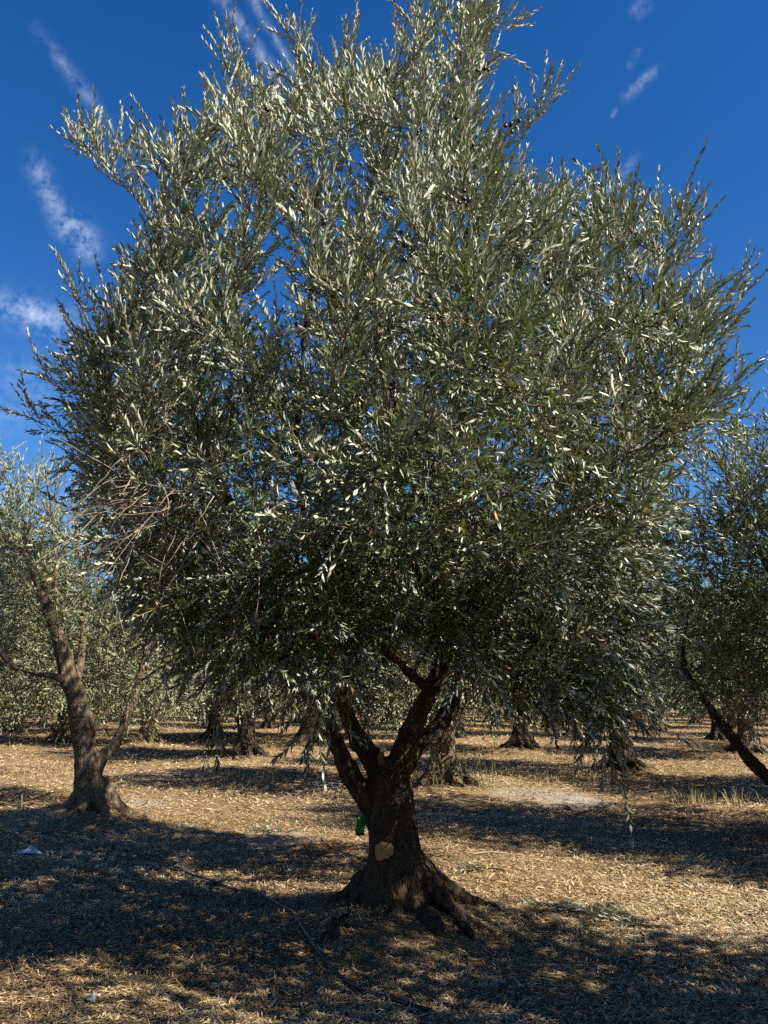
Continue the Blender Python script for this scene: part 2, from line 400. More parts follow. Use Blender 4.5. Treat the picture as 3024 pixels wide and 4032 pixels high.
def remesh_union(name, tubes, voxel, material, bark=.010, zs=.42, smooth_it=4, seed=0.0):
    """melt overlapping limbs and roots into one trunk and rough it up into bark"""
    me = tubes.mesh('tmp', material); o = bpy.data.objects.new('tmp', me); COL.objects.link(o)
    md = o.modifiers.new('r', 'REMESH'); md.mode = 'VOXEL'; md.voxel_size = voxel
    sm = o.modifiers.new('s', 'SMOOTH'); sm.factor = .5; sm.iterations = smooth_it
    dg = bpy.context.evaluated_depsgraph_get()
    m2 = bpy.data.meshes.new_from_object(o.evaluated_get(dg)); m2.name = name
    bpy.data.objects.remove(o); bpy.data.meshes.remove(me)
    n = len(m2.vertices); co = np.empty(n * 3, np.float32); m2.vertices.foreach_get('co', co); co = co.reshape(-1, 3)
    no = np.empty(n * 3, np.float32); m2.vertices.foreach_get('normal', no); no = no.reshape(-1, 3)
    d = np.empty(n)
    for i, p in enumerate(co):
        q = Vector((p[0] + seed, p[1], p[2])); f = 13
        a = mnoise.noise(Vector((q.x * f, q.y * f, q.z * f * zs))); a = 1 - abs(a) * 2.6
        b = mnoise.noise(q * 4.5); c = mnoise.noise(Vector((q.x * 34, q.y * 34, q.z * 20)))
        d[i] = -max(a, -.2) * bark * 1.1 + b * bark * 2.0 + c * bark * .75
    co += no * d[:, None]
    m2.vertices.foreach_set('co', co.astype(np.float32).ravel())
    m2.polygons.foreach_set('use_smooth', np.ones(len(m2.polygons), bool))
    m2.materials.clear(); m2.materials.append(material); m2.update()
    return m2

# ------------------------------------------------------------------ orchard layout
MAIN = np.array([.12, 5.85, 0]); LEFT = np.array([-3.95, 10.4, 0]); RIGHT = np.array([5.0, 9.0, 0])
TREES_MID = [  # seen trunk pixel (foot) -> position
    ('c', on_ground(1745, 3105)), ('r', on_ground(2450, 3040)), ('cl', on_ground(970, 2990)), ('l2', on_ground(575, 2935)), ('l3', on_ground(240, 2890)),
    ('l4', on_ground(40, 2880)), ('r2', on_ground(2945, 2975)), ('c2', on_ground(1230, 2905)), ('c3', on_ground(2050, 2960))]
MOUNDS += [(MAIN[0], MAIN[1] - .08, .17, .72), (LEFT[0], LEFT[1], .16, .7), (RIGHT[0], RIGHT[1], .2, .8)]
for k_, p in TREES_MID: MOUNDS.append((p[0], p[1], .14, .8))

# ------------------------------------------------------------------ the main tree
main = thing('olive_tree', 'large silvery olive tree in the middle with a green tag on its forked trunk', 'olive tree', (0, 0, 0))
BY = 5.85
def PX(l): return [at(a * 1.0, b * 1.0, Y) for a, b, Y in l]
base = MAIN + [0, 0, .0]
tr = Tubes()
tcl = [np.array([.10, 5.88, -.1]), at(1560, 3600, BY), at(1560, 3480, BY), at(1555, 3340, BY), at(1545, 3200, BY), at(1535, 3080, BY), at(1535, 2990, BY)]
tP = crspline(tcl, 6); tz = np.linspace(0, 1, len(tP))
tr.add(tP, np.interp(tz, [0, .17, .33, .5, .67, .83, 1], [.36, .295, .235, .195, .178, .165, .10]), 20)
MT = Tree(np.random.default_rng(11))
L1 = MT.limb(PX([(1520, 3330, BY), (1470, 3200, BY - .02), (1390, 3060, BY - .04), (1320, 2920, BY - .08), (1260, 2760, BY - .15), (1150, 2560, BY - .25), (1010, 2260, BY - .3), (850, 1860, BY - .2), (700, 1480, BY - .1), (610, 1120, BY)]), .10, .018)
L2 = MT.limb(PX([(1520, 3120, BY + .05), (1465, 2990, BY + .1), (1400, 2890, BY + .2), (1350, 2760, BY + .3), (1300, 2560, BY + .4), (1230, 2200, BY + .5), (1170, 1750, BY + .5), (1210, 1250, BY + .5), (1270, 900, BY + .45), (1190, 560, BY + .4)]), .105, .014)
R1 = MT.limb(PX([(1550, 3080, BY - .02), (1590, 2950, BY - .05), (1640, 2820, BY - .1), (1710, 2690, BY - .15), (1760, 2480, BY - .2), (1745, 2150, BY - .25), (1700, 1800, BY - .3), (1688, 1450, BY - .3), (1760, 900, BY - .1), (1830, 450, BY + .1)]), .105, .013)
R2 = MT.limb(PX([(1560, 3060, BY + .06), (1640, 2940, BY + .12), (1730, 2860, BY + .15), (1790, 2740, BY + .15), (1850, 2530, BY + .1), (2020, 2200, BY), (2250, 1850, BY - .1), (2420, 1500, BY - .05), (2560, 1150, BY + .1)]), .10, .015)
R3 = MT.limb(PX([(1960, 2300, BY), (2130, 2150, BY - .25), (2300, 2040, BY - .5), (2450, 2005, BY - .7)]), .045, .026)
R4 = MT.limb(PX([(1850, 2530, BY + .1), (2050, 2400, BY + .2), (2350, 2250, BY + .1), (2620, 2050, BY)]), .05, .014)
FR = MT.limb(PX([(1740, 2560, BY - .2), (1700, 2380, BY - .6), (1600, 2150, BY - 1.0), (1500, 1900, BY - 1.25)]), .05, .014)
FL = MT.limb(PX([(1240, 2720, BY - .15), (1130, 2560, BY - .55), (950, 2300, BY - .95), (700, 2050, BY - 1.15)]), .05, .014)
FC = MT.limb(PX([(1690, 2720, BY - .1), (1520, 2560, BY - .6), (1350, 2380, BY - 1.1), (1200, 2250, BY - 1.35)]), .045, .014)
BK = MT.limb(PX([(1330, 2700, BY + .35), (1450, 2400, BY + .9), (1480, 2000, BY + 1.3), (1520, 1500, BY + 1.4)]), .06, .014)
CT = MT.limb(PX([(1745, 2150, BY - .25), (1640, 1850, BY - .1), (1540, 1500, BY), (1480, 1100, BY + .1), (1450, 700, BY + .2), (1500, 350, BY + .3)]), .04, .010)
BL = MT.limb(PX([(1010, 2260, BY - .3), (800, 2100, BY), (600, 1950, BY + .1), (420, 1750, BY + .1)]), .045, .012)
for P, rad in MT.limbs: tr.add(P, rad, 12)
# roots: knobbly flares running down into the soil
rr = np.random.default_rng(5)
roots = [((1475, 3490), (1420, 3590), (1320, 3670), 5.80, .12), ((1450, 3550), (1395, 3630), (1290, 3705), 5.66, .08), ((1640, 3560), (1695, 3622), (1745, 3700), 5.56, .085),
         ((1655, 3540), (1740, 3610), (1860, 3680), 5.86, .06)]
for a, b, c, Y, r0 in roots:
    p = [at(*a, Y + .15), at(*b, Y), on_ground(*c, .10) + [0, .12, -.03], on_ground(*c, .02) + [0, -.04, -.14]]
    P = crspline(p, 6); w = np.linspace(0, 1, len(P))
    tr.add(P, r0 * (1 - .55 * w) * (1 + .22 * np.sin(w * 13 + rr.uniform(0, 6))), 10)
for k in range(9):
    a = rr.uniform(0, 6.28); d = np.array([math.cos(a), math.sin(a) * .8 + .1, 0]); q = rr.uniform(.85, 1.25); P = crspline([MAIN + d * .1 + [0, 0, .42], MAIN + d * .27 * q + [0, 0, .22], MAIN + d * .45 * q + [0, 0, .10], MAIN + d * .75 * q + [0, 0, -.04]], 5)
    tr.add(P, np.linspace(.09, .022, len(P)), 8)
cutP = at(1510, 3345, BY - .19)
tr.add([cutP + [0.02, .2, -.02], cutP + [0, .03, 0]], [.10, .066], 12)
aa = np.linspace(0, 6.6, 22); tr.add(np.stack([cutP[0] + .064 * np.cos(aa), cutP[1] + .012 + .004 * np.sin(3 * aa), cutP[2] + .079 * np.sin(aa)], 1), .020, 8)
stubP = at(1503, 2985, BY - .06)
tr.add([at(1520, 3060, BY - .02), stubP], [.06, .030], 8)
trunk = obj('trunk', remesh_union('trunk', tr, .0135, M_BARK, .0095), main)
def cut_disc(name, p, nrml, r, parent, m=M_CUT, elong=1.25):
    k = 22; rg = np.random.default_rng(int(abs(p[0]) * 1000)); z = Vector(nrml).normalized(); q = z.to_track_quat('Z', 'Y')
    rim = [1 + .13 * math.sin(2 * a + 1) + .07 * math.sin(3 * a + 2) + .05 * math.sin(5 * a) for a in np.linspace(0, 6.283, k, endpoint=False)]
    vs = [np.array(q @ Vector((0, 0, .004)))]
    for fr, dz in ((.5, .005), (.85, .003), (1.0, -.002), (1.05, -.02)):
        for j in range(k):
            a = 6.283 * j / k; vs.append(np.array(q @ Vector((math.cos(a) * r * rim[j] * fr, math.sin(a) * r * rim[j] * fr * elong, dz + rg.normal(0, .0008)))))
    f = [[0, 1 + j, 1 + (j + 1) % k] for j in range(k)]
    for l in range(3):
        for j in range(k):
            a, b = 1 + l * k + j, 1 + l * k + (j + 1) % k; f += [[a, a + k, b + k], [a, b + k, b]]
    o = obj(name, mesh_np(name, np.array(vs), f, m, smooth=False), parent, tuple(p)); return o
cut_disc('pruning_cut', cutP + [0, -.012, 0], (-.1, -1, .25), .056, trunk)
d = nrm(R3[0][-1] - R3[0][-4]); cut_disc('pruning_cut', R3[0][-1] + d * .012, tuple(d), .027, trunk, elong=1.05)
st = Tubes(); bs = at(1505, 3010, BY - .075)
st.add([bs, at(1500, 2975, BY - .085), at(1508, 2945, BY - .08)], [.03, .026, .004], 7); obj('broken_stub', st.mesh('broken_stub', M_BRANCH, False), trunk)

# crown envelope: the outline of the crown in the plane of the trunk, given depth
OUT = np.array([(800, 20), (900, -25), (1060, -25), (1130, 60), (1120, 150), (1180, 180), (1222, 205), (1170, 260), (1115, 310), (1140, 345), (1190, 345), (1250, 310), (1330, 400), (1440, 410), (1480, 450), (1555, 510), (1570, 590), (1610, 600),
                (1650, 640), (1600, 700), (1640, 745), (1595, 800), (1635, 860), (1600, 930), (1545, 990), (1500, 1060), (1440, 1160), (1420, 1320), (1400, 1480), (1330, 1570), (1250, 1560), (1150, 1545), (1060, 1520), (980, 1470), (900, 1420), (840, 1440), (780, 1520),
                (720, 1590), (660, 1540), (560, 1480), (480, 1510), (420, 1470), (330, 1400), (240, 1260), (180, 1150), (150, 1040), (130, 930), (135, 830), (170, 740), (190, 640), (220, 570), (265, 500), (283, 430), (310, 365), (352, 312), (420, 225),
                (480, 120), (520, 110), (540, 150), (600, 140), (640, 75), (690, 130), (750, 90), (790, 60)], float) * K
def inside(px):
    x, y = px[:, 0], px[:, 1]; r = np.zeros(len(x), bool); A, B_ = OUT, np.roll(OUT, -1, 0)
    for (x1, y1), (x2, y2) in zip(A, B_):
        c = ((y1 > y) != (y2 > y)); r ^= c & (x < (x2 - x1) * (y - y1) / (y2 - y1 + 1e-9) + x1)
    return r
def edge_d(px):
    A, B_ = OUT, np.roll(OUT, -1, 0); d = np.full(len(px), 1e9)
    for a, b in zip(A, B_):
        ab = b - a; t = np.clip(((px - a) @ ab) / (ab @ ab), 0, 1); d = np.minimum(d, np.linalg.norm(px - a - t[:, None] * ab, axis=1))
    return d
PXM = F / 5.9                                # pixels per metre in the trunk's plane
# where the crown is thin (sky shows through) or thick, in display pixels: x, y, rx, ry, density
THIN = [(618, 600, 58, 130, .3), (715, 490, 36, 70, .5), (700, 800, 45, 70, .5), (545, 700, 30, 60, .6), (1080, 250, 50, 70, .5), (1300, 820, 60, 50, .6), (330, 1100, 110, 80, .35)]
ra = np.random.default_rng(21)
def anchors(n):
    o = []
    while len(o) < n:
        q = np.stack([ra.uniform(90, 2990, 4000), ra.uniform(-40, 2900, 4000)], 1); q = q[inside(q)]; d = edge_d(q) / PXM
        q = q[d > .22]; d = d[d > .22]
        t = 2.15 * np.sqrt(np.clip(1 - (1 - np.minimum(d, 1.7) / 1.7) ** 2, 0, 1)) + .1
        u = ra.uniform(-1, 1, len(q)); w = np.abs(u) ** .62 * np.sign(u)
        Y = BY - .1 + w * t
        P = np.array([at(a, b, y) for (a, b), y in zip(q, Y)])
        keep = ra.random(len(q)) < np.where(d < .5, 1.0, .9)
        for x, y, rx, ry, den in THIN:
            e = ((q[:, 0] / K - x) / rx) ** 2 + ((q[:, 1] / K - y) / ry) ** 2; keep &= ~((e < 1) & (ra.random(len(q)) > den))
        # the crown narrows back to the trunk underneath
        hz = P[:, 2]; rad = np.hypot(P[:, 0] - MAIN[0], P[:, 1] - MAIN[1]); keep &= ~((hz < 1.45) & (rad < .9)); keep &= hz > .75
        keep &= ra.random(len(q)) < np.clip(1.15 - .075 * np.maximum(hz - 3, 0) ** 1.3, .38, 1)
        keep &= ra.random(len(q)) < np.clip(P[:, 1] / BY, .3, 1.6) ** 1.3 / 1.9     # equal volume, not equal picture
        o += list(P[keep])
    return np.array(o[:n])
extra = PX([(400, 620, BY), (470, 600, BY), (520, 760, BY), (430, 700, BY), (560, 650, BY - .2), (300, 560, BY), (340, 620, BY), (360, 540, BY - .3), (890, 260, BY), (930, 240, BY), (1140, 160, BY), (2190, 380, BY), (2130, 420, BY), (2920, 1180, BY), (2900, 1520, BY), (2870, 1700, BY), (2740, 960, BY), (2690, 860, BY), (120, 1640, BY - .1), (200, 1500, BY), (290, 1150, BY),
            (2380, 2760, BY - 1.4), (2390, 2960, BY - 1.45), (2300, 2720, BY - 1.3), (1260, 2700, BY - 1.3), (1300, 2820, BY - 1.25), (1220, 2860, BY - 1.2), (860, 2740, BY - 1.2), (850, 2830, BY - 1.2), (2150, 2760, BY - 1.1), (2000, 2720, BY - .9), (1620, 60, BY), (1750, 20, BY), (1860, 30, BY), (2010, 120, BY), (1180, 200, BY), (1390, 200, BY)])
low = []
while len(low) < 130:                       # the dense left flank
    q = np.array([ra.uniform(150, 900), ra.uniform(1350, 2350)])
    if not inside(q[None])[0] or edge_d(q[None])[0] < 50: continue
    low.append(at(q[0], q[1], BY + ra.uniform(-1.1, 1.1)))
while len(low) < 330:                       # the thick middle
    q = np.array([ra.uniform(1250, 2600), ra.uniform(1050, 2150)]); low.append(at(q[0], q[1], BY + ra.uniform(-.9, 1.4)))
while len(low) < 840:                       # the skirt of drooping twigs in the shade
    q = np.array([ra.uniform(330, 2600), ra.uniform(2080, 2830)])
    if not inside(q[None])[0] or edge_d(q[None])[0] < 60: continue
    p = at(q[0], q[1], BY + ra.choice([-1, -1, 1]) * ra.uniform(.5, 1.75))
    if p[2] > .9 and np.hypot(p[0] - MAIN[0], p[1] - MAIN[1]) > .7: low.append(p)
A = np.vstack([anchors(1380), low, extra])
MT.grow(A, lambda a: np.array([0, 0, np.clip((a[2] - 2.0) * .55, -1.0, 1.0)]))
C0 = np.array([MAIN[0], MAIN[1], 2.6])
def shoots_main(p):
    h = p[2]; outw = p - C0; outw[2] *= .4; outw = nrm(outw)
    u = np.clip((h - 2.3) / 2.2, -.75, 1)
    up = np.array([0, 0, 1.15 * u if u > 0 else .55 * u]) + outw * (.12 if h > 3.0 else .32)
    return up, .95 - .25 * max(u, 0), .24 + .12 * max(u, 0), .25 - .35 * u + .15
def combine(name, parts):
    """one crown mesh out of (V, F, rnd, material) pieces"""
    Vs, Fs, Rs, Mi, off = [], [], [], [], 0
    for i, (V, F_, r_, m) in enumerate(parts):
        Vs.append(V); Fs.append(np.asarray(F_) + off); Rs.append(np.zeros(len(V)) if r_ is None else r_); Mi.append(np.full(len(F_), i)); off += len(V)
    return mesh_np(name, np.vstack(Vs), np.vstack(Fs), None, np.concatenate(Rs), mats=[p[3] for p in parts], midx=np.concatenate(Mi))
rcull = np.random.default_rng(8)
def cull_main(p):
    q = project(p)[0]
    for x, y, rx, ry, den in THIN[:4]:
        if ((q[0] / K - x) / rx) ** 2 + ((q[1] / K - y) / ry) ** 2 < 1 and rcull.random() > .35 + .5 * den: return False
    return q[1] < 3080 and not (1330 < q[0] < 1900 and q[1] > 2700 and p[1] < 5.6) 
stems = Tubes()
V, Fc, rnd, nleaf, tips = foliate(MT, shoots_main, np.random.default_rng(3), True, stems, step=.035, frac0=.12, leafL=.068, leafW=.0172, gap=.023, cull=cull_main)
bt = Tubes(); MT.wood(bt)
crown = obj('crown', combine('crown', [(V, Fc, rnd, M_LEAF), (np.vstack(bt.V), np.vstack(bt.F), None, M_BRANCH), (np.vstack(stems.V), np.vstack(stems.F), None, M_STEM)]), main)
# tangle of dead bare twigs low on the left of the crown
dt = Tubes(); rd = np.random.default_rng(31)
for k in range(80):
    s0 = at(rd.normal(690, 120), rd.normal(1970, 100), BY - 1.75 + rd.normal(0, .15)); ang = rd.normal(R(215), .8)
    ln = rd.uniform(.15, .55); d = np.array([math.cos(ang), rd.normal(-.1, .3), math.sin(ang)]); t = np.linspace(0, 1, 7)[:, None]
    P = s0 + d * ln * t + (np.array([0, 0, -.5]) + rd.normal(0, .5, 3)) * (ln * t) ** 2 + np.cumsum(rd.normal(0, .009, (7, 3)), 0)
    dt.add(P, np.linspace(.0030, .0012, 7), 4)
for k in range(80):
    s0 = at(rd.uniform(330, 1500), rd.uniform(1850, 2650), BY - rd.uniform(.4, 1.9)); ang = rd.normal(-R(90), .7); ln = rd.uniform(.12, .42); d = np.array([math.cos(ang), rd.normal(0, .3), math.sin(ang)]); t = np.linspace(0, 1, 6)[:, None]
    dt.add(s0 + d * ln * t + rd.normal(0, .2, 3) * (ln * t) ** 2, np.linspace(.0026, .001, 6), 4)
obj('bare_sprays', dt.mesh('bare_sprays', M_DEAD), main)
# olives
def olive_mesh():
    u, v = 9, 14; V = []; Fq = []
    for i in range(u + 1):
        th = math.pi * i / u
        for j in range(v):
            a = 6.2832 * j / v; V.append((math.sin(th) * math.cos(a) * .0105 * (1 + .06 * math.cos(th)), math.sin(th) * math.sin(a) * .0105, math.cos(th) * .0145))
    for i in range(u):
        for j in range(v): a = i * v + j; b = i * v + (j + 1) % v; Fq.append((a, b, b + v, a + v))
    me = mesh_np('olive', V, Fq, M_FRUIT, smooth=True); return me
OM = olive_mesh(); ro = np.random.default_rng(41)
spots = [(1040, 152, 5), (1108, 268, 5), (1020, 322, 3), (1012, 428, 5), (870, 532, 5), (880, 545, 3), (568, 242, 2), (905, 285, 2), (835, 150, 1), (1190, 620, 2), (470, 600, 1), (300, 560, 1), (430, 770, 1), (1460, 690, 1), (880, 500, 2), (340, 1225, 1), (700, 480, 1), (640, 700, 1), (985, 255, 1), (775, 270, 1), (1360, 600, 1), (930, 640, 1)]
tp = project(tips)
for x, y, c in spots:
    q = np.array([x * K, y * K]); dd = np.hypot(*(tp - q).T) + (tips[:, 1] - 3.5) * 30; i = int(np.argmin(dd))
    Yc = tips[i, 1] - .03; p0 = at(q[0], q[1], Yc)
    for k in range(c):
        o = obj('olive', OM, crown, tuple(p0 + ro.normal(0, .022 if c > 1 else .0, 3))); o.rotation_euler = tuple(ro.normal(0, .5, 3)); s_ = ro.uniform(.85, 1.2); o.scale = (s_,) * 3

# green tape tied to the trunk
tg0 = at(1420, 3252, BY - .13)
xs = np.linspace(-.5, .5, 5); zs = np.linspace(.5, -.5, 9); TV = []
for z in zs:
    for x in xs: TV.append((x * .062 + .006 * math.sin(z * 6), .010 * math.sin(x * 5 + z * 4) - .006 * z, z * .128 + .004 * math.sin(x * 7)))
TF = [(i * 5 + j, i * 5 + j + 1, i * 5 + j + 6, i * 5 + j + 5) for i in range(8) for j in range(4)]
tape = obj('marking_tape', mesh_np('marking_tape', TV, TF, M_TAPE, smooth=True), None, tuple(tg0))
sol = tape.modifiers.new('t', 'SOLIDIFY'); sol.thickness = .0006
tag(tape, 'strip of bright green marking tape hanging on the left of the forked trunk', 'tape')

# ------------------------------------------------------------------ neighbouring trees
def lobes_volume(rng, lobes, n, zmin=.7):
    o = []; w = np.array([a[3] * a[4] * a[5] for a in lobes]); w = w / w.sum()
    while len(o) < n:
        cx, cy_, cz, rx, ry, rz = lobes[rng.choice(len(lobes), p=w)]
        d = nrm(rng.normal(0, 1, 3)); r = rng.random() ** .42
        p = np.array([cx, cy_, cz]) + d * r * np.array([rx, ry, rz])
        if p[2] > zmin and not (p[2] < 1.5 and np.hypot(p[0], p[1]) < .7): o.append(p)
    return np.array(o)
def shoots_far(p):
    h = p[2]; u = np.clip((h - 2.2) / 2.0, -.8, 1); o = nrm(np.array([p[0], p[1], (h - 2.5) * .3]))
    return np.array([0, 0, .8 * u if u > 0 else .6 * u]) + o * .35, .95 - .2 * max(u, 0), .25 + .14 * max(u, 0), .3 - .3 * u
def build_crown(seed, limbs, lobes, n_anchor, step, leafL, leafW, gap, trunk_pts, trunk_r, voxel, bark_m, roots=7, extra_tubes=(), zmin=.7, cull=None):
    rng = np.random.default_rng(seed); T = Tree(rng); tb = Tubes()
    P = crspline(trunk_pts, 6); tb.add(P, np.interp(np.linspace(0, 1, len(P)), np.linspace(0, 1, len(trunk_r)), trunk_r), 16)
    for pts, r0, r1 in limbs: T.limb(pts, r0, r1, per=6)
    for Pl, rad in T.limbs: tb.add(Pl, rad, 9)
    for pts, r0, r1 in extra_tubes: Q = crspline(pts, 5); tb.add(Q, np.linspace(r0, r1, len(Q)), 9)
    b0 = np.array(trunk_pts[0])
    for k in range(roots):
        a = 6.283 * k / roots + rng.uniform(-.3, .3); d = np.array([math.cos(a), math.sin(a), 0]); ln = rng.uniform(.8, 1.25)
        Q = crspline([b0 * [1, 1, 0] + d * .08 + [0, 0, .48], b0 * [1, 1, 0] + d * .26 * ln + [0, 0, .22], b0 * [1, 1, 0] + d * .46 * ln + [0, 0, .08], b0 * [1, 1, 0] + d * .66 * ln + [0, 0, -.06]], 5)
        tb.add(Q, np.linspace(.11, .05, len(Q)) * rng.uniform(.8, 1.2), 8)
    tm = remesh_union('trunk', tb, voxel, bark_m, voxel * .55, seed=seed * 3.1)
    A = lobes_volume(rng, lobes, n_anchor, zmin)
    T.grow(A, lambda a: np.array([0, 0, np.clip((a[2] - 2.0) * .5, -1, 1)]))
    V, Fc, rnd, n, _ = foliate(T, shoots_far, rng, False, None, step=step, frac0=.2, leafL=leafL, leafW=leafW, gap=gap, cull=cull)
    bt = Tubes(); T.wood(bt, 3)
    return tm, combine('crown', [(V, Fc, rnd, M_LEAF2), (np.vstack(bt.V), np.vstack(bt.F), None, M_BRANCH)])

def local(pts, o): return [at(a, b, Y) - o for a, b, Y in pts]
# the leaning tree on the left
LO = np.array([LEFT[0], LEFT[1], 0])
lt = local([(352, 3300, 10.4), (352, 3200, 10.4), (348, 3090, 10.4), (335, 2950, 10.4), (312, 2800, 10.4), (278, 2680, 10.4)], LO); lt[0][2] = -.1
ll = [(local([(278, 2690, 10.4), (240, 2540, 10.35), (195, 2420, 10.3), (172, 2350, 10.3), (120, 2230, 10.3), (70, 2150, 10.3), (-60, 2080, 10.3)], LO), .13, .02),
      (local([(360, 3060, 10.4), (400, 2990, 10.45), (460, 2920, 10.5), (495, 2840, 10.5), (540, 2700, 10.6), (600, 2450, 10.6), (620, 2150, 10.7)], LO), .105, .04),
      (local([(300, 2760, 10.4), (230, 2670, 10.2), (120, 2650, 10.1), (-20, 2600, 10.0)], LO), .07, .02),
      (local([(290, 2720, 10.5), (330, 2500, 10.9), (320, 2250, 11.2), (280, 1950, 11.3)], LO), .08, .015),
      (local([(200, 2450, 10.3), (220, 2300, 10.6), (200, 2000, 10.8), (160, 1750, 10.8)], LO), .045, .012),
      (local([(70, 2640, 10.1), (-150, 2400, 10.3), (-260, 2150, 10.5)], LO), .05, .014)]
lx = [(local([(172, 2350, 10.3), (195, 2290, 10.25)], LO), .045, .035), (local([(90, 2190, 10.3), (105, 2130, 10.25)], LO), .03, .024), (local([(150, 2290, 10.3), (80, 2215, 10.2)], LO), .025, .02)]
llob = [(-.3, .6, 1.7, 1.9, 1.5, .6), (-1.2, .2, 2.7, 1.5, 1.6, 1.5), (-1.6, .5, 3.9, 1.2, 1.3, 1.2), (.5, .9, 2.3, 1.0, 1.2, .9), (-.4, 1.3, 3.0, 1.3, 1.2, 1.6), (.9, 1.2, 3.4, .9, .9, 1.1), (-2.2, .3, 1.9, 1.1, 1.3, .8)]
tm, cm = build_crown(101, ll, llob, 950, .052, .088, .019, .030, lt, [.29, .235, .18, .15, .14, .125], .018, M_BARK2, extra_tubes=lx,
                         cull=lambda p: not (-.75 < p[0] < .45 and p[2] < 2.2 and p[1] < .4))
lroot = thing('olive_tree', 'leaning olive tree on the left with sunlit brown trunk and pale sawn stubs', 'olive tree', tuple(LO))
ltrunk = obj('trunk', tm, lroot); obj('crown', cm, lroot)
for (a, b, Y), r_, nn in (((196, 2285, 10.24), .042, (.3, -.8, .5)), ((163, 2338, 10.18), .032, (.1, -1, .1)), ((106, 2126, 10.24), .024, (.2, -.5, .8))):
    cut_disc('pruning_cut', at(a, b, Y) - LO, nn, r_, ltrunk, elong=1.3)

# the tree on the right whose trunk leans into the picture
RO = np.array([RIGHT[0], RIGHT[1], 0])
rt = [np.array([.1, .1, -.1]), np.array([.05, .1, .25]), np.array([.0, .1, .55]), np.array([-.02, .1, .8])]
rl = [(local([(3170, 3200, 9.0), (3080, 3110, 9.0), (2985, 3025, 9.0), (2890, 2915, 9.0), (2800, 2790, 9.0), (2720, 2680, 9.05), (2690, 2560, 9.15), (2740, 2300, 9.5), (2850, 2000, 9.7)], RO), .115, .012),
      ([np.array([0, .1, .7]), np.array([.3, .3, 1.4]), np.array([.4, .2, 2.4]), np.array([.3, 0, 3.6]), np.array([.1, 0, 4.6])], .12, .02),
      ([np.array([0, .1, .7]), np.array([-.1, -.1, 1.5]), np.array([-.5, -.4, 2.3]), np.array([-.8, -.5, 3.2])], .09, .02),
      ([np.array([0, .1, .7]), np.array([.7, -.3, 1.4]), np.array([1.3, -.6, 2.3])], .09, .02)]
rlob = [(-1.5, -.5, 2.5, .9, .7, .9), (-1.0, -.5, 3.4, 1.0, .9, 1.0), (1.1, -1.9, 2.7, 1.4, 1.4, 1.3), (.6, -1.2, 3.4, 1.4, 1.4, 1.2), (.1, .4, 1.8, 2.0, 1.7, .7), (-.5, .1, 3.0, 1.4, 1.5, 1.4), (.3, .1, 3.9, 1.4, 1.4, 1.3), (.9, .1, 2.5, 1.5, 1.6, 1.2), (-.9, .5, 2.3, .9, 1.1, .9), (.2, -.6, 2.2, 1.2, 1.0, .9)]
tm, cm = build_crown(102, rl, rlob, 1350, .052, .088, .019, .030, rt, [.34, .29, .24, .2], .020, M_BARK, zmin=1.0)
rroot = thing('olive_tree', 'olive tree at the right edge with one dark limb leaning across the gap', 'olive tree', tuple(RO))
obj('trunk', tm, rroot); obj('crown', cm, rroot)

# three tree forms for the orchard rows
def form(seed, lean):
    rng = np.random.default_rng(seed); l = np.array(lean)
    tp_ = [np.array([0, 0, -.1]), np.array([0, 0, .3]), l * .4 + [0, 0, .65], l * .9 + [0, 0, 1.05]]
    limbs = []
    for k in range(4):
        a = 6.283 * k / 4 + rng.uniform(-.4, .4); d = np.array([math.cos(a), math.sin(a), 0]); h0 = rng.uniform(.65, 1.0)
        s0 = l * h0 * .9 + [0, 0, h0]
        limbs.append(([s0, s0 + d * .35 + [0, 0, .45], s0 + d * .75 + [0, 0, 1.2], s0 + d * 1.15 + [0, 0, 2.2], s0 + d * 1.3 + [0, 0, 3.3]], .11, .02))
    lob = [(0, 0, 2.9, 1.9, 1.9, 1.6), (0, 0, 1.75, 2.2, 2.2, .75), (0, 0, 1.5, 2.3, 2.3, .5)]
    for k in range(6):
        a = rng.uniform(0, 6.28); lob.append((math.cos(a) * 1.25, math.sin(a) * 1.25, rng.uniform(1.6, 3.9), rng.uniform(.8, 1.3), rng.uniform(.8, 1.3), rng.uniform(.7, 1.2)))
    return build_crown(seed, limbs, lob, 1050, .062, .095, .030, .036, tp_, [.30, .25, .20, .19], .024, M_BARK2 if seed == 201 else M_BARK, zmin=1.0)  # shade-darkened bark on all but the first form
FORMS = [form(201, (.12, 0, 0)), form(202, (-.15, .05, 0)), form(203, (.05, .1, 0))]
def place(p, f, rz, s, label, group=None, name='olive_tree'):
    o = thing(name, label, 'olive tree', (p[0], p[1], float(gz(p[0], p[1])) - .10), group); o.rotation_euler.z = rz; o.scale = (s,) * 3
    for nm, me in zip(('trunk', 'crown'), FORMS[f]): obj(nm, me, o)
    return o
rp = np.random.default_rng(77)
MIDLAB = {'c': 'dark olive tree just behind the big trunk, leafy suckers round its foot', 'r': 'olive tree right of the hanging twig with leaves nearly to the ground', 'cl': 'olive tree with broad black foot between the big trunk and the leaning one',
          'l2': 'olive tree with a sunlit low bough directly behind the leaning sunlit trunk', 'l3': 'sunlit forked olive tree seen left of the leaning trunk', 'l4': 'dark olive tree in shade at the far left edge',
          'r2': 'dark upright olive tree behind the limb leaning at the right edge', 'c2': 'distant olive tree seen through the left fork of the big trunk', 'c3': 'distant olive tree in shade between the suckered trunk and the hanging twig'}
used = [MAIN, LEFT, RIGHT]; mids = {}
for i, (k_, p) in enumerate(TREES_MID):
    mids[k_] = place(p, i % 3, rp.uniform(0, 6.28), rp.uniform(1.0, 1.14), MIDLAB[k_]); used.append(p)
